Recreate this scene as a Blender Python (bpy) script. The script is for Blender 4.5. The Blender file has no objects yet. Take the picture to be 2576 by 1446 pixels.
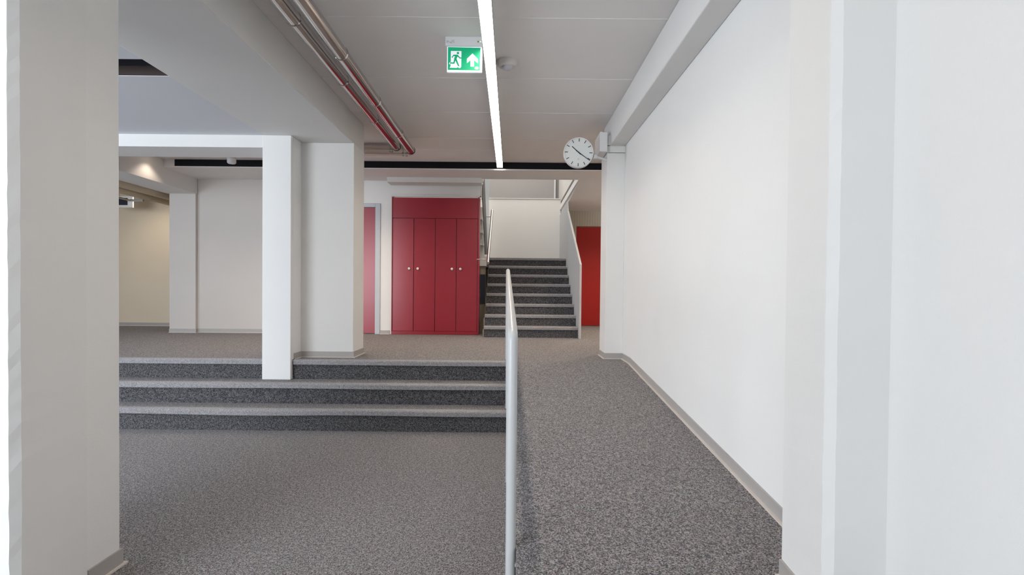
import bpy, bmesh, math, random
from mathutils import Vector, Matrix
random.seed(4)
scene = bpy.context.scene
COL = scene.collection
PI = math.pi
R = math.radians

# ------------------------------------------------------------------ camera
EYE = 1.314                      # eye height above the lower floor
UP = 0.584                       # upper floor level
cam_d = bpy.data.cameras.new('camera')
cam = bpy.data.objects.new('camera', cam_d)
COL.objects.link(cam)
cam_d.sensor_width = 36.0
cam_d.lens = 36.0 * 1400.0 / 2576.0
cam_d.shift_x = 0.000855
cam_d.shift_y = 0.010478
cam_d.clip_start = 0.02
cam.location = (0, 0, EYE)
cam.rotation_mode = 'QUATERNION'
cam.rotation_quaternion = (Matrix.Rotation(R(90 - .9), 3, 'X') @ Matrix.Rotation(R(.53), 3, 'Z')).to_quaternion()
scene.camera = cam

# ------------------------------------------------------------------ world, daylight, added stair fill, exposure
w = bpy.data.worlds.new('world'); scene.world = w; w.use_nodes = True
w.node_tree.nodes['Background'].inputs['Color'].default_value = (.80, .88, 1.0, 1)
w.node_tree.nodes['Background'].inputs['Strength'].default_value = .6
scene.view_settings.view_transform = 'Standard'
scene.view_settings.look = 'None'
scene.view_settings.exposure = 0.46
scene.view_settings.gamma = 1.0
scene.view_settings.use_curve_mapping = False

def area(name, loc, direction, sx, sy, power, col):
    l = bpy.data.lights.new(name, 'AREA'); l.shape = 'RECTANGLE'; l.size = sx; l.size_y = sy
    l.energy = power; l.color = col
    o = bpy.data.objects.new(name, l); COL.objects.link(o); o.location = loc
    o.rotation_euler = Vector(direction).to_track_quat('-Z', 'Z').to_euler()
    return o
DAY = (.87, .935, 1.0)
WARM = (1.0, .83, .66)
area('daylight_window_rear', (-4.9, -2.80, 1.75), (.12, 1, -.05), 4.2, 1.9, 300, DAY)
area('daylight_window_side', (-7.75, 3.3, 1.85), (1, 0, -.1), 3.6, 1.9, 135, (.74, .86, 1.0))
area('stair_fill_added', (-.3, 10.8, 5.8), (0, 0, -1), 2.2, 3.2, 84, (1.0, .94, .87))  # lamp added below the closed shaft ceiling to brighten the stairwell

# ------------------------------------------------------------------ materials
def nd(nt, t, **k):
    n = nt.nodes.new(t)
    for a, b in k.items(): setattr(n, a, b)
    return n
def base_mat(name, col, rough=.8, metal=0.0, spec=.5):
    m = bpy.data.materials.new(name); m.use_nodes = True
    b = m.node_tree.nodes['Principled BSDF']
    b.inputs['Base Color'].default_value = (*col, 1)
    b.inputs['Roughness'].default_value = rough
    b.inputs['Metallic'].default_value = metal
    b.inputs['Specular IOR Level'].default_value = spec
    return m, m.node_tree, b
def plaster(name, col, scale=90, strength=.25, var=.03, rough=.85, dist=.004, pits=False):
    m, nt, b = base_mat(name, col, rough, spec=.25)
    tc = nd(nt, 'ShaderNodeTexCoord')
    n1 = nd(nt, 'ShaderNodeTexNoise'); n1.inputs['Scale'].default_value = scale; n1.inputs['Detail'].default_value = 4
    nt.links.new(tc.outputs['Object'], n1.inputs['Vector'])
    bp = nd(nt, 'ShaderNodeBump'); bp.inputs['Strength'].default_value = strength; bp.inputs['Distance'].default_value = dist
    nt.links.new(n1.outputs['Fac'], bp.inputs['Height']); nt.links.new(bp.outputs['Normal'], b.inputs['Normal'])
    n2 = nd(nt, 'ShaderNodeTexNoise'); n2.inputs['Scale'].default_value = 1.3; n2.inputs['Detail'].default_value = 3
    nt.links.new(tc.outputs['Object'], n2.inputs['Vector'])
    r = nd(nt, 'ShaderNodeValToRGB')
    r.color_ramp.elements[0].position = .3; r.color_ramp.elements[1].position = .7
    r.color_ramp.elements[0].color = (*[max(0, c - var) for c in col], 1)
    r.color_ramp.elements[1].color = (*[min(1, c + var) for c in col], 1)
    nt.links.new(n2.outputs['Fac'], r.inputs['Fac'])
    out = r.outputs['Color']
    if pits:                               # a few pin-holes left in the cast concrete
        v = nd(nt, 'ShaderNodeTexVoronoi'); v.inputs['Scale'].default_value = 4.2
        nt.links.new(tc.outputs['Object'], v.inputs['Vector'])
        cr = nd(nt, 'ShaderNodeValToRGB')
        cr.color_ramp.elements[0].position = .010; cr.color_ramp.elements[0].color = (.12, .11, .10, 1)
        cr.color_ramp.elements[1].position = .016; cr.color_ramp.elements[1].color = (1, 1, 1, 1)
        nt.links.new(v.outputs['Distance'], cr.inputs['Fac'])
        mx = nd(nt, 'ShaderNodeMix', data_type='RGBA', blend_type='MULTIPLY'); mx.inputs[0].default_value = 1
        nt.links.new(out, mx.inputs[6]); nt.links.new(cr.outputs['Color'], mx.inputs[7])
        out = mx.outputs[2]
    nt.links.new(out, b.inputs['Base Color'])
    return m
def boardmarked(name, col, axis='Y', scale=11.0, strength=.6):
    m, nt, b = base_mat(name, col, .85, spec=.2)
    tc = nd(nt, 'ShaderNodeTexCoord')
    wv = nd(nt, 'ShaderNodeTexWave', wave_type='BANDS', bands_direction=axis, wave_profile='SAW')
    wv.inputs['Scale'].default_value = scale; wv.inputs['Distortion'].default_value = .6
    wv.inputs['Detail'].default_value = 2
    nt.links.new(tc.outputs['Object'], wv.inputs['Vector'])
    n = nd(nt, 'ShaderNodeTexNoise'); n.inputs['Scale'].default_value = 60
    nt.links.new(tc.outputs['Object'], n.inputs['Vector'])
    mx = nd(nt, 'ShaderNodeMix'); mx.inputs[0].default_value = .35
    nt.links.new(wv.outputs['Fac'], mx.inputs[2]); nt.links.new(n.outputs['Fac'], mx.inputs[3])
    bp = nd(nt, 'ShaderNodeBump'); bp.inputs['Strength'].default_value = strength; bp.inputs['Distance'].default_value = .012
    nt.links.new(mx.outputs[0], bp.inputs['Height']); nt.links.new(bp.outputs['Normal'], b.inputs['Normal'])
    r = nd(nt, 'ShaderNodeValToRGB')
    r.color_ramp.elements[0].color = (*[c * .70 for c in col], 1); r.color_ramp.elements[1].color = (*col, 1)
    nt.links.new(mx.outputs[0], r.inputs['Fac']); nt.links.new(r.outputs['Color'], b.inputs['Base Color'])
    return m
def carpet(name, dark, mid, light, scale=155, bump=.9):
    m, nt, b = base_mat(name, mid, .98, spec=.08)
    tc = nd(nt, 'ShaderNodeTexCoord')
    n = nd(nt, 'ShaderNodeTexNoise'); n.inputs['Scale'].default_value = scale
    n.inputs['Detail'].default_value = 3; n.inputs['Roughness'].default_value = .65; n.inputs['Distortion'].default_value = .8
    nt.links.new(tc.outputs['Object'], n.inputs['Vector'])
    n3 = nd(nt, 'ShaderNodeTexNoise'); n3.inputs['Scale'].default_value = scale * .33
    n3.inputs['Detail'].default_value = 2
    nt.links.new(tc.outputs['Object'], n3.inputs['Vector'])
    mx = nd(nt, 'ShaderNodeMix'); mx.inputs[0].default_value = .18
    nt.links.new(n.outputs['Fac'], mx.inputs[2]); nt.links.new(n3.outputs['Fac'], mx.inputs[3])
    r = nd(nt, 'ShaderNodeValToRGB')
    e = r.color_ramp.elements
    e[0].position = .415; e[0].color = (*dark, 1)
    e[1].position = .585; e[1].color = (*light, 1)
    k = e.new(.50); k.color = (*mid, 1)
    nt.links.new(mx.outputs[0], r.inputs['Fac'])
    nh = nd(nt, 'ShaderNodeTexNoise'); nh.inputs['Scale'].default_value = scale * .8; nh.inputs['Detail'].default_value = 1
    nt.links.new(tc.outputs['Object'], nh.inputs['Vector'])          # yarns of slightly different hue
    ov = nd(nt, 'ShaderNodeMix', data_type='RGBA', blend_type='OVERLAY'); ov.inputs[0].default_value = .30
    nt.links.new(r.outputs['Color'], ov.inputs[6]); nt.links.new(nh.outputs['Color'], ov.inputs[7])
    nt.links.new(ov.outputs[2], b.inputs['Base Color'])
    bp = nd(nt, 'ShaderNodeBump'); bp.inputs['Strength'].default_value = bump; bp.inputs['Distance'].default_value = .006
    nt.links.new(n.outputs['Fac'], bp.inputs['Height']); nt.links.new(bp.outputs['Normal'], b.inputs['Normal'])
    b.inputs['Sheen Weight'].default_value = .15
    return m
def simple(name, col, rough=.5, metal=0.0, noise=.0, scale=40, spec=.5):
    m, nt, b = base_mat(name, col, rough, metal, spec)
    tc = nd(nt, 'ShaderNodeTexCoord')
    n = nd(nt, 'ShaderNodeTexNoise'); n.inputs['Scale'].default_value = scale; n.inputs['Detail'].default_value = 3
    nt.links.new(tc.outputs['Object'], n.inputs['Vector'])
    r = nd(nt, 'ShaderNodeValToRGB')
    r.color_ramp.elements[0].color = (*[c * (1 - noise) for c in col], 1)
    r.color_ramp.elements[1].color = (*[min(1, c * (1 + noise)) for c in col], 1)
    nt.links.new(n.outputs['Fac'], r.inputs['Fac']); nt.links.new(r.outputs['Color'], b.inputs['Base Color'])
    return m
def emit(name, col, strength):
    m, nt, b = base_mat(name, (.8, .8, .8), .4)
    b.inputs['Emission Color'].default_value = (*col, 1); b.inputs['Emission Strength'].default_value = strength
    return m

M = {}
M['wall'] = plaster('white_plaster', (.80, .79, .77), 170, .35, .012, dist=.003)
M['wall_smooth'] = plaster('white_paint_smooth', (.80, .79, .77), 40, .10, .012)
M['concrete_paint'] = plaster('painted_concrete', (.78, .77, .75), 26, .16, .015, dist=.006, pits=True)
M['ceiling'] = plaster('ceiling_paint', (.80, .775, .75), 30, .12, .015)
M['beam'] = plaster('beam_paint', (.74, .73, .71), 30, .12, .012)
M['gyp'] = plaster('grey_white_ceiling', (.68, .69, .72), 200, .1, .006)
M['wall_dimmed'] = plaster('wall_paint_dimmed', (.60, .56, .525), 60, .1, .012)  # wall paint darkened in its colour to offset strong daylight at the rear
M['gyp_dark'] = plaster('grey_concrete_wall', (.36, .35, .35), 100, .1, .006)
M['cream'] = plaster('cream_plaster', (.74, .64, .50), 120, .15, .012)
M['seam'] = plaster('seam_paint', (.74, .73, .71), 60, .2, .01)
M['board'] = boardmarked('boardmarked_concrete', (.62, .63, .64), 'Y', 9.0)
M['board_x'] = boardmarked('boardmarked_cream', (.70, .66, .57), 'X', 6.0)
M['board_white'] = boardmarked('boardmarked_white', (.80, .79, .77), 'Y', 8.0, .3)
M['carpet'] = carpet('carpet_flecked_grey', (.050, .046, .048), (.188, .174, .175), (.45, .42, .415))
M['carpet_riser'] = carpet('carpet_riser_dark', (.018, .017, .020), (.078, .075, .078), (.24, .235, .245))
M['carpet_nose'] = carpet('carpet_nosing_light', (.16, .155, .16), (.31, .298, .305), (.48, .465, .47), 260, .4)  # paler edge strip; light caught on its rounded edge is also in the colour
M['base'] = simple('skirting_grey', (.40, .375, .355), .5, 0, .04)
M['flange'] = simple('skirting_lip', (.66, .60, .55), .6, 0, .04)
M['red'] = simple('red_lacquer', (.32, .020, .037), .30, 0, .05, 3, spec=.5)
M['red2'] = simple('red_lacquer_door', (.40, .018, .016), .42, 0, .05, 3, spec=.3)
M['red_dark'] = simple('red_edge', (.09, .008, .012), .6, 0, .05)
M['knob'] = simple('knob_white', (.84, .82, .78), .35, 0, .02)
M['frame'] = simple('door_frame_grey', (.50, .52, .55), .45, 0, .03)
M['black'] = simple('black_fascia', (.004, .004, .007), .55, 0, .1, spec=.2)
M['navy'] = simple('navy_panel', (.010, .016, .035), .6, 0, .1)
M['slotdark'] = simple('slot_dark', (.022, .022, .034), .8, 0, .1)
M['slotbrown'] = simple('slot_brown', (.045, .028, .024), .8, 0, .1)
M['tan'] = simple('tan_panel', (.33, .28, .20), .8, 0, .1)
M['steel'] = simple('polished_jacket', (.55, .52, .51), .11, 1.0, .02, 12)
M['steel_rough'] = simple('brushed_steel', (.45, .43, .40), .34, 1.0, .04)
M['pipe_paint'] = simple('galvanised_pipe', (.62, .56, .52), .35, .6, .04)
M['pipe_tan'] = simple('tan_insulation', (.55, .46, .34), .6, 0, .06)
M['rail'] = simple('rail_powdercoat', (.56, .57, .57), .33, 0.0, .02)
M['stringer'] = simple('stringer_dark', (.13, .12, .11), .6, 0, .05)
M['glasspanel'] = simple('balustrade_panel', (.52, .60, .68), .3, 0, .03)
M['white_plastic'] = simple('white_plastic', (.78, .78, .78), .4, 0, .01)
M['cream_plastic'] = simple('cream_plastic', (.68, .65, .61), .45, 0, .01)
M['lens'] = simple('sensor_lens', (.52, .52, .55), .35, 0, .02)
M['dial'] = simple('clock_dial', (.74, .76, .74), .5, 0, .01)
M['ink'] = simple('black_ink', (.010, .010, .010), .5, 0, .05)
M['inkgrey'] = simple('grey_ink', (.30, .30, .30), .5, 0, .05)
M['sign_green'] = emit('sign_green', (.0, .36, .15), .35)
M['sign_green'].node_tree.nodes['Principled BSDF'].inputs['Base Color'].default_value = (0, .30, .14, 1)
M['sign_white'] = emit('sign_white', (.82, .86, 1.0), .28)
M['led'] = emit('led_green', (.6, 1.0, .15), 3)
M['strip'] = emit('strip_diffuser', (1.0, .88, .75), 27.0)
M['alu'] = simple('alu_profile', (.70, .69, .67), .4, .3, .02)
M['lamp_warm'] = emit('lamp_warm', (1, .84, .64), 6)
mg, ntg, bg = base_mat('window_glass', (.9, .95, 1), .05)
tr = nd(ntg, 'ShaderNodeBsdfTransparent'); mix = nd(ntg, 'ShaderNodeMixShader'); mix.inputs[0].default_value = .12
ntg.links.new(tr.outputs[0], mix.inputs[1]); ntg.links.new(bg.outputs[0], mix.inputs[2])
ntg.links.new(mix.outputs[0], ntg.nodes['Material Output'].inputs['Surface'])
M['glass'] = mg

# ------------------------------------------------------------------ helpers
class MB:
    """collects faces; build() links ONE mesh object (vertices given in world space)"""
    def __init__(s): s.v = []; s.f = []; s.sm = []
    def add(s, vs, fs, smooth=False):
        n = len(s.v); s.v += [tuple(v) for v in vs]
        for f in fs: s.f.append([n + i for i in f]); s.sm.append(smooth)
        return s
    def box(s, x0, x1, y0, y1, z0, z1):
        vs = [(x, y, z) for z in (z0, z1) for y in (y0, y1) for x in (x0, x1)]
        return s.add(vs, [(0, 2, 3, 1), (4, 5, 7, 6), (0, 1, 5, 4), (1, 3, 7, 5), (3, 2, 6, 7), (2, 0, 4, 6)])
    def prism(s, poly, axis, a, b):
        """poly = 2-D points, extruded along axis from a to b"""
        def P(p, t):
            if axis == 'Z': return (p[0], p[1], t)
            if axis == 'X': return (t, p[0], p[1])
            return (p[0], t, p[1])
        n = len(poly)
        vs = [P(p, a) for p in poly] + [P(p, b) for p in poly]
        fs = [list(range(n))[::-1], list(range(n, 2 * n))] + [(i, (i + 1) % n, n + (i + 1) % n, n + i) for i in range(n)]
        return s.add(vs, fs)
    def tube(s, p0, p1, r, n=20, r1=None, cap=True):
        p0 = Vector(p0); p1 = Vector(p1); d = (p1 - p0).normalized()
        a = d.orthogonal().normalized(); b = d.cross(a)
        r1 = r if r1 is None else r1
        k = len(s.v)
        vs = []
        for p, rr in ((p0, r), (p1, r1)):
            for i in range(n):
                t = 2 * PI * i / n
                vs.append(p + rr * (math.cos(t) * a + math.sin(t) * b))
        s.add(vs, [(i, (i + 1) % n, n + (i + 1) % n, n + i) for i in range(n)], True)
        if cap:
            s.add(vs[:n], [list(range(n))[::-1]]); s.add(vs[n:], [list(range(n))])
        return s
    def path(s, pts, r, n=16):
        """tube along a polyline with shared rings"""
        pts = [Vector(p) for p in pts]; k = len(s.v); vs = []; up = None
        for i, p in enumerate(pts):
            d = ((pts[min(i + 1, len(pts) - 1)] - p).normalized() + (p - pts[max(i - 1, 0)]).normalized()).normalized()
            if up is None: a = d.orthogonal().normalized()
            else: a = (up - d * up.dot(d)).normalized()
            up = a; b = d.cross(a)
            for j in range(n):
                t = 2 * PI * j / n
                vs.append(p + r * (math.cos(t) * a + math.sin(t) * b))
        m = len(pts)
        fs = [(i * n + j, i * n + (j + 1) % n, (i + 1) * n + (j + 1) % n, (i + 1) * n + j) for i in range(m - 1) for j in range(n)]
        s.add(vs, fs, True)
        s.add(vs[:n], [list(range(n))[::-1]]); s.add(vs[-n:], [list(range(n))])
        return s
    def lathe(s, c, axis, prof, n=32):
        """prof = (radius, height) pairs revolved about axis through c"""
        c = Vector(c); d = Vector(axis).normalized(); a = d.orthogonal().normalized(); b = d.cross(a)
        vs = []
        for (r, h) in prof:
            for j in range(n):
                t = 2 * PI * j / n
                vs.append(c + d * h + max(r, 1e-5) * (math.cos(t) * a + math.sin(t) * b))
        m = len(prof)
        return s.add(vs, [(i * n + j, i * n + (j + 1) % n, (i + 1) * n + (j + 1) % n, (i + 1) * n + j) for i in range(m - 1) for j in range(n)], True)
    def build(s, name, mat, parent=None, bevel=0, segs=2):
        off = Vector((0, 0, 0)); p = parent
        while p is not None: off += p.location; p = p.parent
        me = bpy.data.meshes.new(name)
        me.from_pydata([tuple(Vector(v) - off) for v in s.v], [], s.f)
        bm = bmesh.new(); bm.from_mesh(me)
        bmesh.ops.recalc_face_normals(bm, faces=bm.faces)
        bm.to_mesh(me); bm.free()
        for p, sm in zip(me.polygons, s.sm): p.use_smooth = sm
        me.materials.append(M[mat])
        o = bpy.data.objects.new(name, me); COL.objects.link(o)
        if parent is not None: o.parent = parent
        if bevel:
            md = o.modifiers.new('bevel', 'BEVEL'); md.width = bevel; md.segments = segs; md.limit_method = 'ANGLE'
        return o
def box(*a): return MB().box(*a)
def root(name, loc, label, cat, group=None):
    o = bpy.data.objects.new(name, None); COL.objects.link(o); o.location = loc; o.empty_display_size = .1
    o['label'] = label; o['category'] = cat
    if group: o['group'] = group
    return o
def tag(o, label, cat, group=None):
    o['label'] = label; o['category'] = cat
    if group: o['group'] = group
    return o
def struct(o, label=None):
    o['kind'] = 'structure'
    if label: o['label'] = label
    return o

# ------------------------------------------------------------------ floors, ramp
def xl(y): return .028 - .0119 * (y - 2.2)          # left edge of the ramp
RY1 = 5.55; SL = .0877                               # ramp top end and slope
def rz(y): return UP - SL * (RY1 - y)                # ramp height
RY0 = RY1 - UP / SL
S0 = 5.09; G = .265                                  # first riser of the low steps, going
struct(box(-8, 1.195, -3, S0 + .02, -.12, 0).build('floor', 'carpet'), 'flecked grey carpet of the lower floor')
mb = MB()
yy = [RY0, RY1]
mb.add([(xl(RY0), RY0, 0), (1.195, RY0, 0), (1.195, RY1, UP), (xl(RY1), RY1, UP), (xl(RY1), RY1, 0), (1.195, RY1, 0)],
       [(0, 1, 2, 3), (0, 3, 4), (1, 5, 2), (3, 2, 5, 4), (0, 4, 5, 1)])
struct(mb.build('floor_ramp', 'carpet'), 'flecked grey carpeted ramp right of the handrail')
mb = MB().prism([(-8, S0 + 2 * G + .013), (xl(RY1), S0 + 2 * G + .013), (xl(RY1), RY1), (1.195, RY1), (1.195, 6.35), (2.6, 6.35), (2.6, 13.2), (-8, 13.2)], 'Z', -.12, UP)
struct(mb.build('floor_upper', 'carpet'), 'flecked carpet of the raised hall floor')

# ------------------------------------------------------------------ ceilings, beams
CZ = 3.13
struct(box(-8, 2.6, -3, 8.0, CZ, 3.4).build('ceiling', 'ceiling'), 'painted concrete ceiling')
ceil = bpy.data.objects['ceiling']
for i, y in enumerate((1.6, 2.68, 3.75, 4.82, 5.75, 6.73, 7.3)):      # ridges left by the formwork boards
    pts = [(-1.66 + 2.69 * t / 14, y + random.uniform(-.004, .004)) for t in range(15)]
    mb = MB()
    for (a, b) in zip(pts, pts[1:]):
        hw = .0035 if i not in (3, 4) else .0022
        mb.add([(a[0], a[1] - hw, CZ), (b[0], b[1] - hw, CZ), (b[0], b[1], CZ - .003), (a[0], a[1], CZ - .003), (a[0], a[1] + hw, CZ), (b[0], b[1] + hw, CZ)],
               [(0, 1, 2, 3), (3, 2, 5, 4)])
    mb.build('formwork_seam', 'seam', ceil)
struct(box(1.03, 1.195, -3, 6.29, 2.845, CZ).build('trim_1', 'beam', bevel=.008), 'white beam along the top of the right wall')
BZ = 2.826
struct(box(-2.48, -1.658, -3, 6.24, BZ, CZ).build('trim_2', 'beam', bevel=.006), 'wide white ceiling beam above the left steps')
struct(box(-8, -2.485, 5.6, 6.04, 2.713, CZ).build('trim_3', 'beam', bevel=.004), 'white cross beam above the left steps')
LZ = 2.836                                           # lower ceiling of the left bay, with a dark slot in it
mb = MB()
mb.box(-8, -2.48, -3, 3.76, LZ, LZ + .03).box(-8, -2.48, 4.06, 5.6, LZ, LZ + .03).box(-8, -6.2, 3.76, 4.06, LZ, LZ + .03)
struct(mb.build('ceiling_left', 'gyp'), 'grey-white lowered ceiling of the left bay')
sl = MB().box(-6.2, -2.48, 3.74, 3.76, LZ + .03, CZ).box(-6.2, -2.48, 4.06, 4.08, LZ + .07, CZ).box(-6.2, -2.48, 3.76, 4.06, CZ - .02, CZ)
slo = sl.build('slot_lining', 'slotdark', bpy.data.objects['ceiling_left'])
box(-6.2, -2.48, 4.05, 4.08, LZ + .004, LZ + .07).build('slot_edge', 'slotbrown', bpy.data.objects['ceiling_left'])
# dropped soffit behind the black band
SZ = 3.02
mb = MB().box(-4.99, -.46, 8.0, 8.95, SZ, 3.4).box(-.46, 2.6, 8.0, 8.65, SZ, 3.4)
struct(mb.build('ceiling_soffit', 'ceiling'), 'dropped soffit over the rear of the hall')
struct(box(-4.83, 1.9, 7.985, 8.0, SZ + .012, CZ).build('trim_4', 'black'), 'black fascia band across the ceiling edge')
struct(box(-4.83, 1.9, 7.975, 8.0, SZ - .004, SZ + .012).build('trim_5', 'seam'), 'thin pale lip under the black band')
struct(box(-1.92, -.47, 8.56, 8.84, 2.945, SZ).build('trim_6', 'beam'), 'shallow white downstand above the red cabinet')
struct(box(-5.46, -4.99, 6.04, 8.85, 2.78, CZ).build('trim_7', 'beam', bevel=.004), 'white beam over the far left pier')
# low ceiling of the far left passage
struct(box(-8, -5.0, 8.0, 10.4, 3.1, 3.4).build('ceiling_passage', 'cream'), 'ceiling of the far left passage')

# ------------------------------------------------------------------ walls
struct(box(1.195, 1.40, -3, 6.35, -.12, CZ).build('wall_right', 'wall'), 'long white plaster wall beside the ramp')
WB = 8.86
mb = MB()
mb.box(-3.16, -2.085, WB, WB + .2, 2.66, SZ)
mb.box(-2.085, -1.905, WB, WB + .2, UP, SZ)
mb.box(-1.905, -.50, WB, WB + .2, 2.80, SZ)
struct(mb.build('wall_back', 'wall_smooth'), 'white rear wall of the hall')
struct(box(-5.0, -3.16, WB, WB + .2, UP, SZ).build('wall_back_left', 'wall_dimmed'), 'rear wall beyond the low steps, darkened to tame the daylight')
struct(box(-8, -5.0, 10.2, 10.4, UP, 3.1).build('wall_passage', 'cream'), 'cream end wall of the far left passage')
struct(box(-5.0, -4.9, 9.05, 10.2, UP, 3.1).build('wall_passage_side', 'cream'))
# window walls behind and to the left of the viewpoint
mb = MB().box(-8.2, 1.4, -3.2, -3, -.12, .8).box(-8.2, 1.4, -3.2, -3, 2.72, 3.4).box(-8.2, -7.1, -3.2, -3, .8, 2.72).box(-2.7, 1.4, -3.2, -3, .8, 2.72)
struct(mb.build('wall_rear', 'wall'))
mb = MB().box(-8.2, -8, -3, 10.4, -.12, .85).box(-8.2, -8, -3, 10.4, 2.8, 3.4).box(-8.2, -8, -3, 1.4, .85, 2.8).box(-8.2, -8, 5.2, 10.4, .85, 2.8)
struct(mb.build('wall_left', 'wall'))
def window(n, axis, a0, a1, c, z0, z1, bars):
    fr = MB(); q = (lambda u0, u1, z0, z1: fr.box(u0, u1, c - .04, c + .04, z0, z1)) if axis == 'X' else (lambda u0, u1, z0, z1: fr.box(c - .04, c + .04, u0, u1, z0, z1))
    q(a0, a1, z0, z0 + .06); q(a0, a1, z1 - .06, z1); 
    for i in range(bars + 1):
        u = a0 + (a1 - a0) * i / bars; q(max(a0, u - .03), min(a1, u + .03), z0 + .06, z1 - .06)
    o = struct(fr.build('window_%d' % n, 'frame'))
    for i in range(bars):
        u = a0 + (a1 - a0) * i / bars + .03; v = a0 + (a1 - a0) * (i + 1) / bars - .03
        g = MB()
        if axis == 'X': g.box(u, v, c - .005, c + .005, z0 + .06, z1 - .06)
        else: g.box(c - .005, c + .005, u, v, z0 + .06, z1 - .06)
        g.build('pane', 'glass', o)
window(1, 'X', -7.1, -2.7, -3.1, .8, 2.72, 4)
window(2, 'Y', 1.4, 5.2, -8.1, .85, 2.8, 3)

# stairwell shell
struct(box(-2.05, 2.6, 13.2, 13.4, UP, 6.0).build('wall_stairwell_back', 'gyp_dark'), 'grey upper wall at the back of the stairwell')
struct(box(-2.05, -1.95, 9.06, 13.2, UP, 6.0).build('wall_stairwell_left', 'wall_smooth'))
struct(box(-2.05, 2.6, 8.65, 8.75, 3.4, 6.0).build('wall_stairwell_front', 'wall_smooth'))
struct(box(-2.05, 2.6, 8.65, 13.4, 6.0, 6.1).build('ceiling_stairwell', 'ceiling'))
mb = MB().box(1.10, 1.25, 8.75, 13.2, 3.12, 6.0)
struct(mb.build('wall_gallery', 'board_white'), 'white board-marked upper wall beside the stairwell')
mb = MB().prism([(8.65, 3.02), (11.5, 2.91), (13.2, 2.91), (13.2, 3.12), (8.65, 3.12)], 'X', 1.05, 2.6)
struct(mb.build('ceiling_gallery', 'ceiling'), 'sloping soffit right of the stairs')
struct(box(1.025, 1.05, 8.66, 13.2, 3.02, 3.12).build('trim_8', 'wall_smooth'), 'white slab edge above the stairs')
mb = MB().box(1.05, 1.31, 11.3, 11.5, UP, 2.95).box(1.31, 2.25, 11.3, 11.5, 2.61, 2.95).box(2.25, 2.6, 11.3, 11.5, UP, 2.95)
struct(mb.build('wall_rear_right', 'board_x'), 'board-marked cream wall around the right red door')
mb = MB().box(2.6, 2.7, 6.35, 11.5, UP, 3.4).box(1.4, 2.6, 6.25, 6.35, UP, CZ)
struct(mb.build('wall_side_right', 'wall_smooth'))
pl = struct(box(-1.95, 1.04, 11.9, 12.0, 1.0, 3.245).build('wall_landing', 'wall_smooth'), 'white parapet wall behind the stair landing')
box(-1.95, 1.04, 11.885, 12.015, 3.245, 3.262).build('coping', 'seam', pl)
box(.99, 1.02, 13.1, 13.2, 3.3, 6).build('pipe', 'gyp', bpy.data.objects['wall_stairwell_back'])

# ------------------------------------------------------------------ pillars
def jitter_column(x0, x1, y0, y1, z0, z1, corners, n=60, amp=.0012):
    """column footprint polygon (ccw) with slightly uneven edges, as cast"""
    mb = MB(); poly = corners; k = len(poly); vs = []
    for i in range(n + 1):
        z = z0 + (z1 - z0) * i / n
        for (x, y, j) in poly:
            vs.append((x + (random.uniform(-amp, amp) if j else 0), y + (random.uniform(-amp, amp) if j else 0), z))
    fs = []
    for i in range(n):
        for j in range(k):
            fs.append((i * k + j, i * k + (j + 1) % k, (i + 1) * k + (j + 1) % k, (i + 1) * k + j))
    fs.append(list(range(k))[::-1]); fs.append([n * k + j for j in range(k)])
    return mb.add(vs, fs)
r = root('pillar', (-2.2, 2.3, 0), 'wide white concrete pillar in the left foreground beside the lower floor', 'pillar')
jitter_column(0, 0, 0, 0, 0, BZ, [(-2.7, 2.045, 0), (-1.850, 2.045, 1), (-1.829, 2.075, 1), (-1.829, 2.397, 0), (-2.7, 2.397, 0)]).build('shaft', 'concrete_paint', r)
box(-2.7, -1.834, 2.397, 2.605, 0, BZ).build('plaster_wing', 'wall', r, bevel=.004)
r = root('pillar', (1.1, 1.9, 0), 'pale concrete pillar in the right foreground against the white wall', 'pillar')
jitter_column(0, 0, 0, 0, 0, 2.845, [(1.03, 1.75, 1), (1.195, 1.75, 0), (1.195, 2.024, 0), (1.0, 2.024, 0), (1.0, 1.768, 1)]).build('shaft', 'concrete_paint', r)
r = root('pillar', (1.1, 6.1, UP), 'cream pillar at the far end of the right wall below the clock', 'pillar')
box(1.005, 1.195, 5.928, 6.29, UP, 2.772).build('shaft', 'wall_smooth', r, bevel=.003)
box(.995, 1.195, 5.918, 6.29, 2.776, 2.845).build('capital', 'wall_smooth', r, bevel=.004)
r = root('pillar', (-2.1, 5.9, UP), 'stepped white pillar standing on the middle of the low steps', 'pillar')
box(-2.488, -2.203, 5.56, 5.62, 2 * .195, BZ).box(-2.488, -2.203, 5.62, 5.835, UP, BZ).build('front_pier', 'wall_smooth', r, bevel=.004)
box(-2.488, -1.655, 5.835, 6.24, UP, BZ).build('rear_pier', 'wall_smooth', r, bevel=.003)
r = root('pillar', (-5.2, 8.9, UP), 'slim white pier at the far left where the passage begins', 'pillar')
box(-5.405, -4.99, 8.80, 9.05, UP, 2.78).build('shaft', 'wall_dimmed', r, bevel=.003)

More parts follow.
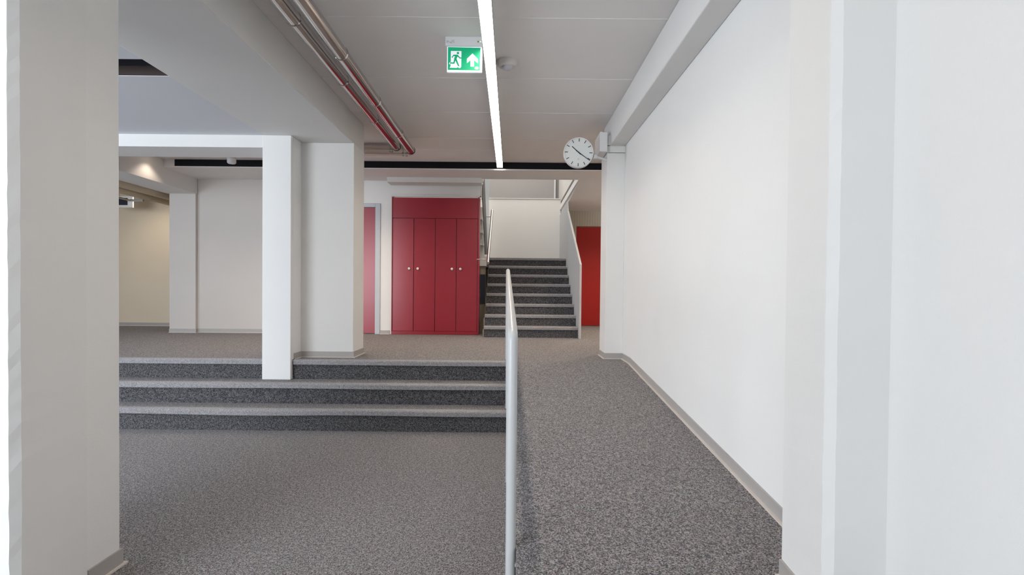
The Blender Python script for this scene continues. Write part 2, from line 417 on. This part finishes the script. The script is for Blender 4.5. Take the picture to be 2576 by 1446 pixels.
# ------------------------------------------------------------------ baseboards
def baseboard(name, pts, side, label=None, h=.062, t=.010):
    """pts = (x, y, floor z); the board stands on the 'side' (+1 left / -1 right) of the path"""
    P = [Vector((p[0], p[1])) for p in pts]
    def off(d):
        out = []
        for i, p in enumerate(P):
            ns = []
            for a, b in ((i - 1, i), (i, i + 1)):
                if a >= 0 and b < len(P):
                    e = (P[b] - P[a]).normalized(); ns.append(Vector((-e.y, e.x)) * side)
            if len(ns) == 1: out.append(p + ns[0] * d)
            else:
                m = (ns[0] + ns[1]); m.normalize(); out.append(p + m * (d / max(.3, m.dot(ns[0]))))
        return out
    def sweep(d, z0, z1):
        A = P; B = off(d); mb = MB(); vs = []
        for i, p in enumerate(pts):
            z = p[2]
            vs += [(A[i].x, A[i].y, z + z0), (B[i].x, B[i].y, z + z0), (B[i].x, B[i].y, z + z1), (A[i].x, A[i].y, z + z1)]
        fs = []
        for i in range(len(pts) - 1):
            for j in range(4): fs.append((4 * i + j, 4 * i + (j + 1) % 4, 4 * i + 4 + (j + 1) % 4, 4 * i + 4 + j))
        n = 4 * (len(pts) - 1)
        fs += [(3, 2, 1, 0), (n, n + 1, n + 2, n + 3)]
        return mb.add(vs, fs)
    o = struct(sweep(t, 0, h).build(name, 'base'), label)
    sweep(t + .014, 0, .007).build('lip', 'flange', o)
    return o
e = .0005
baseboard('baseboard_right', [(1.195, 2.03, rz(2.03)), (1.195, RY1, UP), (1.195, 5.928, UP), (1.005, 5.928, UP), (1.005, 6.28, UP)], 1, 'grey skirting climbing beside the ramp')
baseboard('baseboard_right_pillar', [(1.0, 1.77, rz(1.77)), (1.0, 2.024, rz(2.024))], 1)
baseboard('baseboard_left', [(-1.834, 2.4, 0), (-1.834, 2.605, 0), (-2.2, 2.605, 0)], -1, 'grey skirting at the foot of the near left pillar', h=.075)
baseboard('baseboard_middle', [(-2.203, 5.64, UP), (-2.203, 5.835, UP), (-1.655, 5.835, UP), (-1.655, 6.24, UP)], -1, 'pale skirting around the stepped pillar')
baseboard('baseboard_back', [(-5.405, 8.80, UP), (-4.99, 8.80, UP), (-4.99, 8.86, UP), (-3.2, 8.86, UP)], -1, 'grey skirting on the rear left wall')
baseboard('baseboard_passage', [(-8, 10.2, UP), (-5.0, 10.2, UP)], -1)
baseboard('baseboard_door', [(-2.085, WB, UP), (-1.93, WB, UP)], -1)

# ------------------------------------------------------------------ low steps on the left
H1 = .195
st = root('carpeted_steps', (-2, S0, 0), 'three wide grey carpeted steps up to the hall floor', 'steps')
def nosing(x0, x1, y, z, wav, parent, h=.048, ov=.026, back=.05, n=60, xr=None):
    """rounded carpet edge strip; front face at y-ov, top at z"""
    prof = [(back, .0025), (.004, .0030), (-ov + .012, .0015), (-ov + .004, -.003), (-ov, -.011), (-ov + .001, -h + .004), (-ov + .004, -h), (0, -h), (0, -.012), (back, -.012)]
    k = len(prof); vs = []; fs = []
    for i in range(n + 1):
        x = x0 + (x1 - x0) * i / n; dz = wav(x) if wav else 0
        for q, (a, b) in enumerate(prof): vs.append((x, y + a, z + b + (dz if 1 < q < 8 else 0)))
    for i in range(n):
        for j in range(k): fs.append((i * k + j, i * k + (j + 1) % k, (i + 1) * k + (j + 1) % k, (i + 1) * k + j))
    fs += [list(range(k))[::-1], [n * k + j for j in range(k)]]
    return MB().add(vs, fs, False).build('nosing', 'carpet_nose', parent)
wavs = [lambda x: -.006 * math.exp(-((x + 2.2) / .5) ** 2) + .003 * math.sin(x * 3), lambda x: .002 * math.sin(x * 2.6 + 1), lambda x: .0012 * math.sin(x * 2.1)]
for k in range(3):
    y = S0 + k * G; z = (k + 1) * H1 if k < 2 else UP
    z0 = k * H1; x1 = xl(y) - .002
    if k < 2:
        s = box(-8, x1, y + .012, y + G, z - .06, z).build('step', 'carpet', st)
    else:
        s = box(-2.19, x1, y + .0125, y + .0129, z - .06, z - .002).build('step', 'carpet', st)
    spans = [(-8, x1)] if k < 2 else [(-8, -2.49), (-2.19, x1)]
    for (a, b) in spans:
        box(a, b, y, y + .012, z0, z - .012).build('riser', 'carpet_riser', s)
        nosing(a, b, y, z, wavs[k], s)

# ------------------------------------------------------------------ ramp handrail
RX = lambda y: xl(y) - .021
r = root('handrail', (RX(2.2), 2.2, .1), 'pale grey tube handrail along the edge of the ramp', 'handrail')
zn, zf, y0, y1 = 1.142, 1.512, 2.2, 5.8
mb = MB()
pts = [(RX(y0), y0, .1), (RX(y0), y0, zn - .035)]
for i in range(1, 6):
    t = i / 6 * PI / 2
    pts.append((RX(y0), y0 + .03 * (1 - math.cos(t)), zn - .035 + .033 * math.sin(t)))
pts += [(RX(y), y, zn + (zf - zn) * (y - y0) / (y1 - y0)) for y in (y0 + .06, 3.0, 4.0, 5.0, y1 - .05)]
pts += [(RX(y1), y1 - .015, zf - .012), (RX(y1), y1, zf - .045), (RX(y1), y1, UP - .06)]
mb.path(pts, .0205, 24).build('rail_tube', 'rail', r)
for y in (3.05, 4.4):
    zt = zn + (zf - zn) * (y - y0) / (y1 - y0)
    MB().tube((RX(y) , y, rz(y) - .11), (RX(y), y, zt - .01), .0185, 20).build('post', 'rail', r)
for y in (y0, 3.05, 4.4, 5.5):
    MB().tube((RX(y), y, min(rz(y), UP) - .07), (xl(y) + .01, y, min(rz(y), UP) - .07), .012, 12).build('side_fixing', 'rail', r)

# ------------------------------------------------------------------ main staircase
B0 = 8.47; H2 = .1655; G2 = .283
st = root('staircase', (.3, B0, UP), 'dark carpeted flight of stairs climbing at the back of the hall', 'stairs')
for k in range(8):
    y = B0 + k * G2; z = UP + (k + 1) * H2
    x0, x1 = -.412, 1.022
    yb = y + G2 + .01 if k < 7 else 11.89
    s = box(x0, x1 if k == 7 else x1, y + .012, yb, z - .05, z).build('step', 'carpet', st)
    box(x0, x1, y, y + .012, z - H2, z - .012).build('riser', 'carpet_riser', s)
    nosing(x0, x1, y, z, None, s, h=.046, ov=.024, back=.05, n=4)
for (x0, x1) in ((-.43, -.412),):
    poly = [(B0 + .02, UP)]
    for k in range(8):
        poly += [(B0 + .02 + k * G2, UP + (k + 1) * H2 - .055), (B0 + .02 + (k + 1) * G2, UP + (k + 1) * H2 - .055)]
    poly += [(B0 + .02 + 8 * G2, UP)]
    MB().prism(poly, 'X', x0, x1).build('side_string', 'tan', st)
TZ = UP + 8 * H2
box(-1.94, -.414, 10.47, 11.89, TZ - .18, TZ).build('landing', 'carpet', st)
# concrete parapet on the right of the flight
poly = [(8.33, UP), (8.33, 1.70), (10.30, 2.78), (10.42, 2.955), (11.9, 2.90), (11.9, UP)]
w1 = tag(MB().prism(poly, 'X', 1.022, 1.052).build('stair_parapet', 'board'), 'sloping grey board-marked concrete parapet right of the stairs', 'parapet')
# return flight above the cabinet: folded steps, stringer, solid balustrade
rf = root('return_flight', (-1.2, 10.6, TZ), 'upper stair flight with dark stringer rising behind the red cabinet', 'stairs')
for k in range(4):
    y = 10.07 - k * .25; z = 1.93 + k * .19
    box(-1.94, -.486, y - .25, y, z - .05, z + .15).build('step', 'wall_smooth', rf)
MB().prism([(8.97, 2.78), (8.97, 3.0), (9.40, 3.2), (9.53, 3.2), (11.0, 2.0), (10.07, 1.94)], 'X', -.484, -.470).build('stringer', 'stringer', rf)
MB().prism([(9.55, 3.21), (9.55, 4.2), (11.5, 4.2), (11.5, 1.99), (11.03, 2.0)], 'X', -.482, -.472).build('balustrade', 'glasspanel', rf)
# gap between cabinet and stairs
r = root('recess_panel', (-.46, 9.3, UP), 'narrow tan and navy panel in the gap between cabinet and stairs', 'panel')
box(-.52, -.43, 9.28, 9.30, UP, 1.70).build('backing', 'tan', r)
box(-.515, -.432, 9.26, 9.28, 1.07, 1.56).build('navy_board', 'navy', r)
box(-.53, -.415, 9.2, 9.32, 1.70, 1.86).build('sill_block', 'wall_smooth', r)
# stair handrail
r = root('handrail', (-.34, 8.13, 1.69), 'slim stainless steel handrail on the left of the stairs', 'handrail')
a = Vector((-.345, 8.13, 1.693)); b = Vector((-.345, 9.80, 2.70))
MB().tube(a, b, .021, 20).build('rail_tube', 'steel_rough', r)
for t in (.06, .86):
    p = a.lerp(b, t)
    MB().tube(p + Vector((-.10 if t > .5 else -.17, .0, .0)), p, .008, 10).build('bracket', 'steel_rough', r)
# gallery rail
r = root('handrail', (1.055, 11, 3.15), 'dark flat rail on the slab edge above the stairs', 'handrail')
box(1.045, 1.065, 8.9, 12.6, 3.155, 3.215).build('rail_bar', 'stringer', r)
for y in (9.3, 10.9, 12.4): box(1.05, 1.06, y, y + .05, 3.12, 3.16).build('bracket', 'stringer', r)

# ------------------------------------------------------------------ doors
d = struct(box(-3.07, -2.165, WB + .03, WB + .07, UP + .012, 2.595).build('door_1', 'red'), 'red door in a grey frame beside the cabinet')
mb = MB().box(-2.165, -2.085, WB - .02, WB + .12, UP, 2.66).box(-3.16, -3.07, WB - .02, WB + .12, UP, 2.66).box(-3.07, -2.165, WB - .02, WB + .12, 2.60, 2.66)
mb.build('door_frame', 'frame', d, bevel=.004)
mb = MB().tube((-2.98, WB - .03, 1.62), (-2.85, WB - .03, 1.62), .010, 10).tube((-2.98, WB - .03, 1.62), (-2.98, WB + .03, 1.62), .012, 10)
mb.build('door_handle', 'steel_rough', d)
d = struct(box(1.315, 2.245, 11.33, 11.38, UP + .012, 2.60).build('door_2', 'red2'), 'dark red door behind the right pillar')
MB().tube((2.12, 11.29, 1.62), (2.0, 11.29, 1.62), .010, 10).tube((2.12, 11.29, 1.62), (2.12, 11.33, 1.62), .012, 10).build('door_handle', 'steel_rough', d)

# ------------------------------------------------------------------ red cabinet
FY = 8.845
r = root('cabinet', (-1.2, FY, UP), 'tall red built-in cabinet with four doors under the stairs', 'cabinet')
X0, X1 = -1.903, -.512
box(X0 + .02, X1 - .02, FY + .02, FY + .215, UP + .05, 2.76).build('carcass', 'red_dark', r)
box(X0, X1, FY - .005, FY + .015, UP + .002, UP + .052).build('plinth', 'red', r, bevel=.002)
box(X0, X0 + .012, FY - .01, FY + .215, UP + .054, 2.765).build('side_panel', 'red', r)
box(X1 - .022, X1, FY - .03, FY + .215, UP + .002, 2.765).build('side_panel', 'red', r)
box(X0 + .014, X1 - .024, FY, FY + .02, 2.432, 2.758).build('top_panel', 'red', r, bevel=.002)
edges = [X0 + .014, -1.552, -1.212, -.875, X1 - .024]
tilt = (0.0, .004, 0.0, .004)
kx = (-1.621, -1.484, -.943, -.807)
for i in range(4):
    a, b = edges[i] + .004, edges[i + 1] - .004; ta, tb = ((.0, .006), (.004, .0), (.0, .006), (.003, .0))[i]   # doors hang slightly out of true
    dr = MB().prism([(a, FY - ta), (b, FY - tb), (b, FY + .019 - tb), (a, FY + .019 - ta)], 'Z', UP + .056, 2.426).build('door', 'red', r, bevel=.0015)
    MB().lathe((kx[i], FY - tilt[i], 1.631), (0, -1, 0), [(.008, -.002), (.008, .012), (.018, .015), (.0205, .021), (.019, .027), (.012, .030), (0, .031)], 24).build('knob', 'knob', dr)
struct(MB().box(X0 - .01, X1, FY - .012, WB + .02, 2.768, 2.80).build('trim_9', 'seam'), 'white reveal above the red cabinet')

# ------------------------------------------------------------------ insulated pipes under the ceiling
def jacket(x, z, rad, yend, rings, label):
    r = root('insulated_pipe', (x, yend, z), label, 'pipe', 'shiny steel pipes along the ceiling beam')
    ys = sorted([-2.9] + rings + [yend])
    for a, b in zip(ys, ys[1:]):
        MB().tube((x, a, z), (x, b, z), rad, 40).build('jacket_sleeve', 'steel', r)
    for y in rings:
        MB().lathe((x, y, z), (0, 1, 0), [(rad, -.010), (rad + .0035, -.007), (rad + .005, 0), (rad + .0035, .007), (rad, .010)], 40).build('joint_ring', 'steel', r)
    MB().lathe((x, yend, z), (0, 1, 0), [(rad + .003, -.02), (rad + .003, .004), (rad - .004, .012), (.02, .014), (0, .014)], 40).build('end_cap', 'steel', r)
    return r
pr = jacket(-1.225, 2.980, .049, 6.75, [.98, 1.98, 2.98, 3.98, 4.98, 6.0], 'right one of the two shiny steel jacketed pipes below the ceiling')
plft = jacket(-1.405, 3.030, .048, 6.79, [.5, 1.54, 2.57, 3.58, 4.62, 5.66], 'left one of the two shiny steel jacketed pipes next to the beam')
for k in range(4):
    pass
def thin(z, y, x1, label, cx):
    r = root('thin_pipe', (-2.4, y, z), label, 'pipe', 'thin branch pipes at the pipe ends')
    MB().tube((-3.2, y, z), (x1 - .06, y, z), .0165, 20).build('tube', 'pipe_paint', r)
    MB().path([(x1 - .06, y, z), (x1 - .03, y - .004, z), (x1 - .008, y - .02, z + .003), (x1, y - .045, z + .006)], .019, 16).build('elbow', 'pipe_paint', r)
    MB().lathe((cx, y, z), (1, 0, 0), [(.0165, -.012), (.023, -.010), (.023, .010), (.0165, .012)], 20).build('clamp', 'steel_rough', r)
    MB().lathe((x1 - .075, y, z), (1, 0, 0), [(.0165, -.014), (.026, -.010), (.026, .010), (.0165, .014)], 20).build('union_nut', 'steel_rough', r)
    MB().tube((cx, y, z), (cx, y, CZ), .004, 8).build('hanger_rod', 'steel_rough', r)
thin(2.955, 6.84, -1.222, 'lower thin pipe branching left from the right steel pipe', -1.34)
thin(3.005, 6.86, -1.405, 'upper thin pipe branching left from the left steel pipe', -1.50)
r = root('grey_duct', (-2.2, 7.0, 3.06), 'grey round duct under the ceiling behind the thin pipes', 'duct')
MB().tube((-3.2, 7.0, 3.062), (-1.30, 7.0, 3.062), .055, 32).build('duct_pipe', 'pipe_paint', r)
MB().tube((-1.30, 7.0, 3.062), (-1.285, 7.0, 3.062), .058, 32).build('end_cap', 'pipe_paint', r)
# tan pipes in the far left passage
r = root('insulated_pipe', (-5.72, 8, 2.80), 'thick tan insulated pipe under the beam of the far left passage', 'pipe', 'tan pipes of the passage')
MB().tube((-5.62, 6.1, 2.80), (-5.62, 10.15, 2.80), .075, 28).build('sleeve', 'pipe_tan', r)
r = root('insulated_pipe', (-5.80, 8, 2.71), 'lower tan insulated pipe of the far left passage', 'pipe', 'tan pipes of the passage')
MB().tube((-5.80, 6.1, 2.735), (-5.80, 10.15, 2.735), .055, 28).build('sleeve', 'pipe_tan', r)
for y in (8.1, 8.9): MB().lathe((-5.80, y, 2.735), (0, 1, 0), [(.055, -.006), (.058, -.004), (.058, .004), (.055, .006)], 28).build('joint_ring', 'steel_rough', r)
r = root('thin_pipe', (-5.95, 8, 2.66), 'thin steel pipe with end bracket in the far left passage', 'pipe')
MB().tube((-5.98, 6.1, 2.655), (-5.98, 8.75, 2.655), .014, 12).build('tube', 'steel_rough', r)
box(-6.01, -5.78, 8.73, 8.76, 2.64, 2.67).build('bracket', 'steel_rough', r)
r = root('wall_sign', (-6.55, 9.6, 2.6), 'small dark panel with white frame hanging in the far left passage', 'sign')
box(-6.90, -6.46, 9.5, 9.53, 2.65, 2.84).build('frame', 'white_plastic', r)
box(-6.88, -6.545, 9.49, 9.5, 2.69, 2.81).build('panel', 'slotdark', r)
MB().tube((-6.7, 9.515, 2.84), (-6.7, 9.515, 3.1), .006, 8).build('hanger', 'steel_rough', r)

# ------------------------------------------------------------------ strip light
r = root('strip_light', (-.175, 4, 3.06), 'long white linear strip light running along the ceiling', 'light')
LX0, LX1 = -.219, -.135
MB().box(LX0, LX1, 1.8, 7.955, 3.100, CZ - .004).box(LX0, LX0 + .002, 1.8, 7.955, 3.049, 3.100).box(LX1 - .002, LX1, 1.8, 7.955, 3.049, 3.100).build('housing', 'alu', r)
box(LX0 + .0025, LX1 - .0025, 1.802, 7.955, 3.082, 3.0995).build('diffuser', 'strip', r)
box(LX0, LX1, 7.956, 7.965, 3.048, CZ - .004).build('end_cap', 'white_plastic', r)

# ------------------------------------------------------------------ exit sign
SY = 4.05
r = root('exit_sign', (-.35, SY, CZ), 'green emergency exit sign with running figure and up arrow beside the strip light', 'sign')
box(-.490, -.224, SY - .02, SY + .03, 3.063, CZ).build('housing', 'white_plastic', r, bevel=.003)
PX0, PX1, PZ0, PZ1 = -.479, -.226, 2.880, 3.061
fr = box(PX0, PX1, SY - .005, SY + .012, PZ0, PZ1).build('panel', 'sign_white', r)
kx_ = (PX1 - PX0) / (1335 - 310); kz_ = (PZ1 - PZ0) / (1190 - 470)
def s(zx, zy): return (PX0 + (zx - 310) * kx_, PZ1 - (zy - 470) * kz_)
def decal(name, polys, mat, lay, parent):
    mb = MB()
    for p in polys: mb.prism([s(*q) for q in p], 'Y', SY - .005 - .0006 * lay, SY - .005 - .0006 * (lay - 1))
    return mb.build(name, mat, parent)
def disc(cx, cy, rx, ry=None, n=24):
    ry = ry or rx
    return [(cx + rx * math.cos(2 * PI * i / n), cy + ry * math.sin(2 * PI * i / n)) for i in range(n)]
decal('green_face', [[(338, 480), (1285, 495), (1272, 1140), (335, 1128)]], 'sign_green', 1, fr)
decal('doorway', [[(422, 590), (732, 592), (728, 1040), (700, 1074), (655, 1076), (640, 1050), (590, 1072), (390, 1068), (418, 1020), (412, 970), (422, 960)]], 'sign_white', 2, fr)
decal('doorway_foot', [[(365, 966), (380, 925), (410, 905), (424, 908), (424, 968)]], 'sign_white', 2, fr)
limb = [
    disc(628, 650, 36),
    [(500, 696), (600, 692), (640, 720), (600, 790), (590, 830), (560, 860), (525, 858), (520, 800), (545, 735)],
    [(500, 696), (548, 700), (545, 738), (505, 736), (468, 790), (442, 772)],
    [(600, 694), (640, 712), (688, 770), (732, 776), (732, 808), (680, 806), (615, 745)],
    [(520, 830), (560, 850), (530, 955), (500, 920)],
    [(404, 916), (510, 916), (532, 956), (390, 952)],
    [(545, 838), (596, 828), (672, 1012), (676, 1030), (640, 1022), (622, 1000)],
]
decal('running_figure', limb, 'sign_green', 3, fr)
decal('arrow', [[(1055, 655), (1220, 815), (1220, 940), (1104, 850), (1104, 1030), (998, 1030), (998, 850), (893, 935), (893, 810)]], 'sign_white', 2, fr)
ring = disc(1180, 1070, 62, 42, 32); ringi = disc(1180, 1070, 50, 31, 32)
mb = MB()
for i in range(32):
    j = (i + 1) % 32; q = [s(*ring[i]), s(*ring[j]), s(*ringi[j]), s(*ringi[i])]
    mb.prism(q, 'Y', SY - .0062, SY - .0056)
for zy in (1058, 1070, 1082): mb.prism([s(1146, zy - 4), s(1214, zy - 4), s(1214, zy + 4), s(1146, zy + 4)], 'Y', SY - .0062, SY - .0056)
mb.build('oval_mark', 'sign_white', fr)
mb = MB()                                            # small unreadable print on the housing
for (a, b, c, d2) in ((292, 330, 350, 320), (440, 320, 530, 305), (300, 350, 380, 345), (400, 345, 440, 375), (445, 350, 520, 345), (295, 378, 350, 375), (380, 375, 470, 388), (500, 360, 535, 385)):
    p, q = Vector(s(a, b)), Vector(s(c, d2)); n = (q - p).normalized().orthogonal() * .0009 if False else Vector((-(q - p).y, (q - p).x)).normalized() * .0009
    mb.prism([tuple(p - n), tuple(q - n), tuple(q + n), tuple(p + n)], 'Y', SY - .0212, SY - .0200)
mb.build('print', 'inkgrey', r)
mb = MB(); p = s(1190, 385); q = s(1305, 305); mb.box(p[0], q[0], SY - .021, SY - .02, p[1], q[1]); mb.build('indicator_plate', 'cream_plastic', r)
p = s(1220, 345); MB().lathe((p[0], SY - .021, p[1]), (0, -1, 0), [(.004, 0), (.004, .001), (0, .001)], 12).build('test_button', 'ink', r)
p = s(1290, 345); MB().lathe((p[0], SY - .021, p[1]), (0, -1, 0), [(.003, 0), (.003, .002), (0, .003)], 12).build('status_light', 'led', r)

# ------------------------------------------------------------------ sensors
def sensor(x, y, z, rad, label, mat):
    r = root('motion_sensor', (x, y, z), label, 'sensor')
    MB().lathe((x, y, z), (0, 0, -1), [(rad, 0), (rad, .018), (rad * .96, .026), (rad * .95, .038), (rad * .86, .046), (0, .047)], 40).build('base', mat, r)
    MB().lathe((x, y, z), (0, 0, -1), [(rad * .55, .046), (rad * .52, .058), (rad * .38, .070), (rad * .18, .076), (0, .077)], 32).build('lens', 'lens', r)
sensor(-.048, 4.45, CZ, .078, 'round white ceiling motion sensor right of the strip light', 'cream_plastic')
r = root('smoke_detector', (-3.87, 7.7, CZ), 'small white smoke detector in front of the black band on the left', 'detector')
MB().lathe((-3.87, 7.7, CZ), (0, 0, -1), [(.055, 0), (.055, .05), (.0, .05)], 28).build('base', 'white_plastic', r)
MB().lathe((-3.87, 7.7, CZ), (0, 0, -1), [(.058, .05), (.058, .105), (.045, .118), (0, .12)], 28).build('head', 'white_plastic', r)

# ------------------------------------------------------------------ clock on its bracket, box on the pillar
CC = Vector((.680, 5.74, 2.729)); CR = .153
r = root('wall_clock', CC, 'round white clock with black hands mounted beside the far right pillar', 'clock')
ax = Vector((-.03, -1, -.02)).normalized()
MB().lathe(CC, ax, [(0, -.085), (CR * .94, -.085), (CR, -.075), (CR, -.004), (CR * .99, .0), (CR * .965, .0), (CR * .96, -.006)], 64).build('case', 'white_plastic', r)
dl = MB().lathe(CC, ax, [(CR * .962, -.005), (0, -.0049)], 64).build('dial', 'dial', r)
uz = Vector((0, 0, 1)); ux = uz.cross(ax).normalized() * 1.0; uz = ax.cross(ux).normalized()
tw = R(-1.9)
def cp(ang, rad, h):
    a = ang - tw
    return CC + ax * h + (ux * math.sin(a) + uz * math.cos(a)) * rad
def bar(mb, ang, r0, r1, w0, w1, h0, h1):
    q = []
    for h in (h0, h1):
        for rr, ww in ((r0, w0), (r1, w1)):
            c = cp(ang, rr, h); t = (cp(ang + .01, 1, 0) - cp(ang, 1, 0)).normalized()
            q += [c - t * ww, c + t * ww]
    mb.add(q, [(0, 1, 3, 2), (4, 6, 7, 5), (0, 4, 5, 1), (1, 5, 7, 3), (3, 7, 6, 2), (2, 6, 4, 0)])
for i in range(12):
    mb = MB(); bar(mb, R(30 * i), CR * .72, CR * .93, .0034, .0034, -.0048, -.0030); mb.build('hour_mark', 'ink', dl)
mb = MB()
for i in range(60):
    if i % 5: bar(mb, R(6 * i), CR * .90, CR * .935, .0011, .0011, -.0048, -.0036)
mb.build('minute_track', 'inkgrey', dl)['kind'] = 'stuff'
mb = MB(); bar(mb, R(310), -CR * .20, CR * .60, .0052, .0036, -.003, -.0015); mb.build('hour_hand', 'ink', r)
mb = MB(); bar(mb, R(124), -CR * .22, CR * .93, .0044, .0030, -.0012, .0002); mb.build('minute_hand', 'ink', r)
MB().lathe(CC, ax, [(.006, -.004), (.006, .001), (0, .001)], 16).build('hub', 'ink', r)
mb = MB()
c0 = cp(PI, CR * .44, 0)
for i in range(10):
    t0, t1 = 2 * PI * i / 10, 2 * PI * (i + 1) / 10; q = []
    for h in (-.0048, -.0036):
        for (t, rr) in ((t0, .0075), (t1, .0075), (t1, .0058), (t0, .0058)):
            q.append(c0 + ax * h + (ux * math.cos(t) + uz * math.sin(t)) * rr)
    mb.add(q, [(0, 1, 2, 3), (7, 6, 5, 4), (0, 4, 5, 1), (2, 6, 7, 3)])
mb.build('dial_mark', 'inkgrey', dl)
MB().tube(CC + Vector((CR * .9, .045, -.02)), (1.005, 5.95, 2.70), .014, 14).build('bracket_arm', 'white_plastic', r)
MB().tube(CC + Vector((CR * .98, .04, -.03)), CC + Vector((CR * 1.22, .06, -.03)), .022, 14).build('joint', 'white_plastic', r)
r = root('junction_box', (.95, 5.9, 2.77), 'small white box fixed to the beam beside the clock', 'box')
box(.912, .993, 5.85, 6.20, 2.768, 2.968).build('case', 'white_plastic', r, bevel=.003)
box(.993, 1.031, 5.9, 6.15, 2.85, 2.95).build('mount', 'white_plastic', r)
MB().tube((.935, 5.9, 2.968), (.935, 5.9, 2.985), .012, 12).build('cable_gland', 'white_plastic', r)

# ------------------------------------------------------------------ recessed downlights (with their own lamps), some added unseen to warm the rear hall
def downlight(x, y, z, power, label, blend=.6, size=100, rad=.05):
    r = root('downlight', (x, y, z), label, 'light', 'recessed downlights of the rear hall')
    MB().lathe((x, y, z), (0, 0, -1), [(rad + .012, 0), (rad + .012, .006), (rad, .006), (rad, 0)], 24).build('ring', 'white_plastic', r)
    MB().lathe((x, y, z), (0, 0, -1), [(rad, .002), (0, .0021)], 24).build('lamp', 'lamp_warm', r)
    l = bpy.data.lights.new('downlight_lamp', 'SPOT'); l.energy = power; l.color = WARM; l.spot_size = R(size); l.spot_blend = blend; l.shadow_soft_size = .05
    o = bpy.data.objects.new('downlight_lamp', l); COL.objects.link(o); o.location = (x, y, z - .02)
downlight(-4.80, 7.62, CZ, 6.5, 'recessed downlight close to the beam on the far left', .45, 118)
downlight(-3.4, 6.9, CZ, 45, 'added fill downlight hidden behind the cross beam', .8, 130)  # out of view, added to warm the left of the hall
downlight(-6.2, 9.5, 3.1, 22, 'recessed downlight of the far left passage', .8, 140)
downlight(1.95, 9.6, 2.975, 110, 'added fill downlight for the red door, behind the far right pillar', .8, 140)  # added out of view so the red door catches light
downlight(-2.3, 7.4, CZ, 90, 'added fill downlight hidden behind the stepped pillar', .8, 140)  # unseen lamp added to lift the rear soffit and carpet
downlight(1.8, 7.3, CZ, 80, 'added fill downlight in the bay right of the far pillar', .8, 140)  # added lamp out of sight, warms the right rear
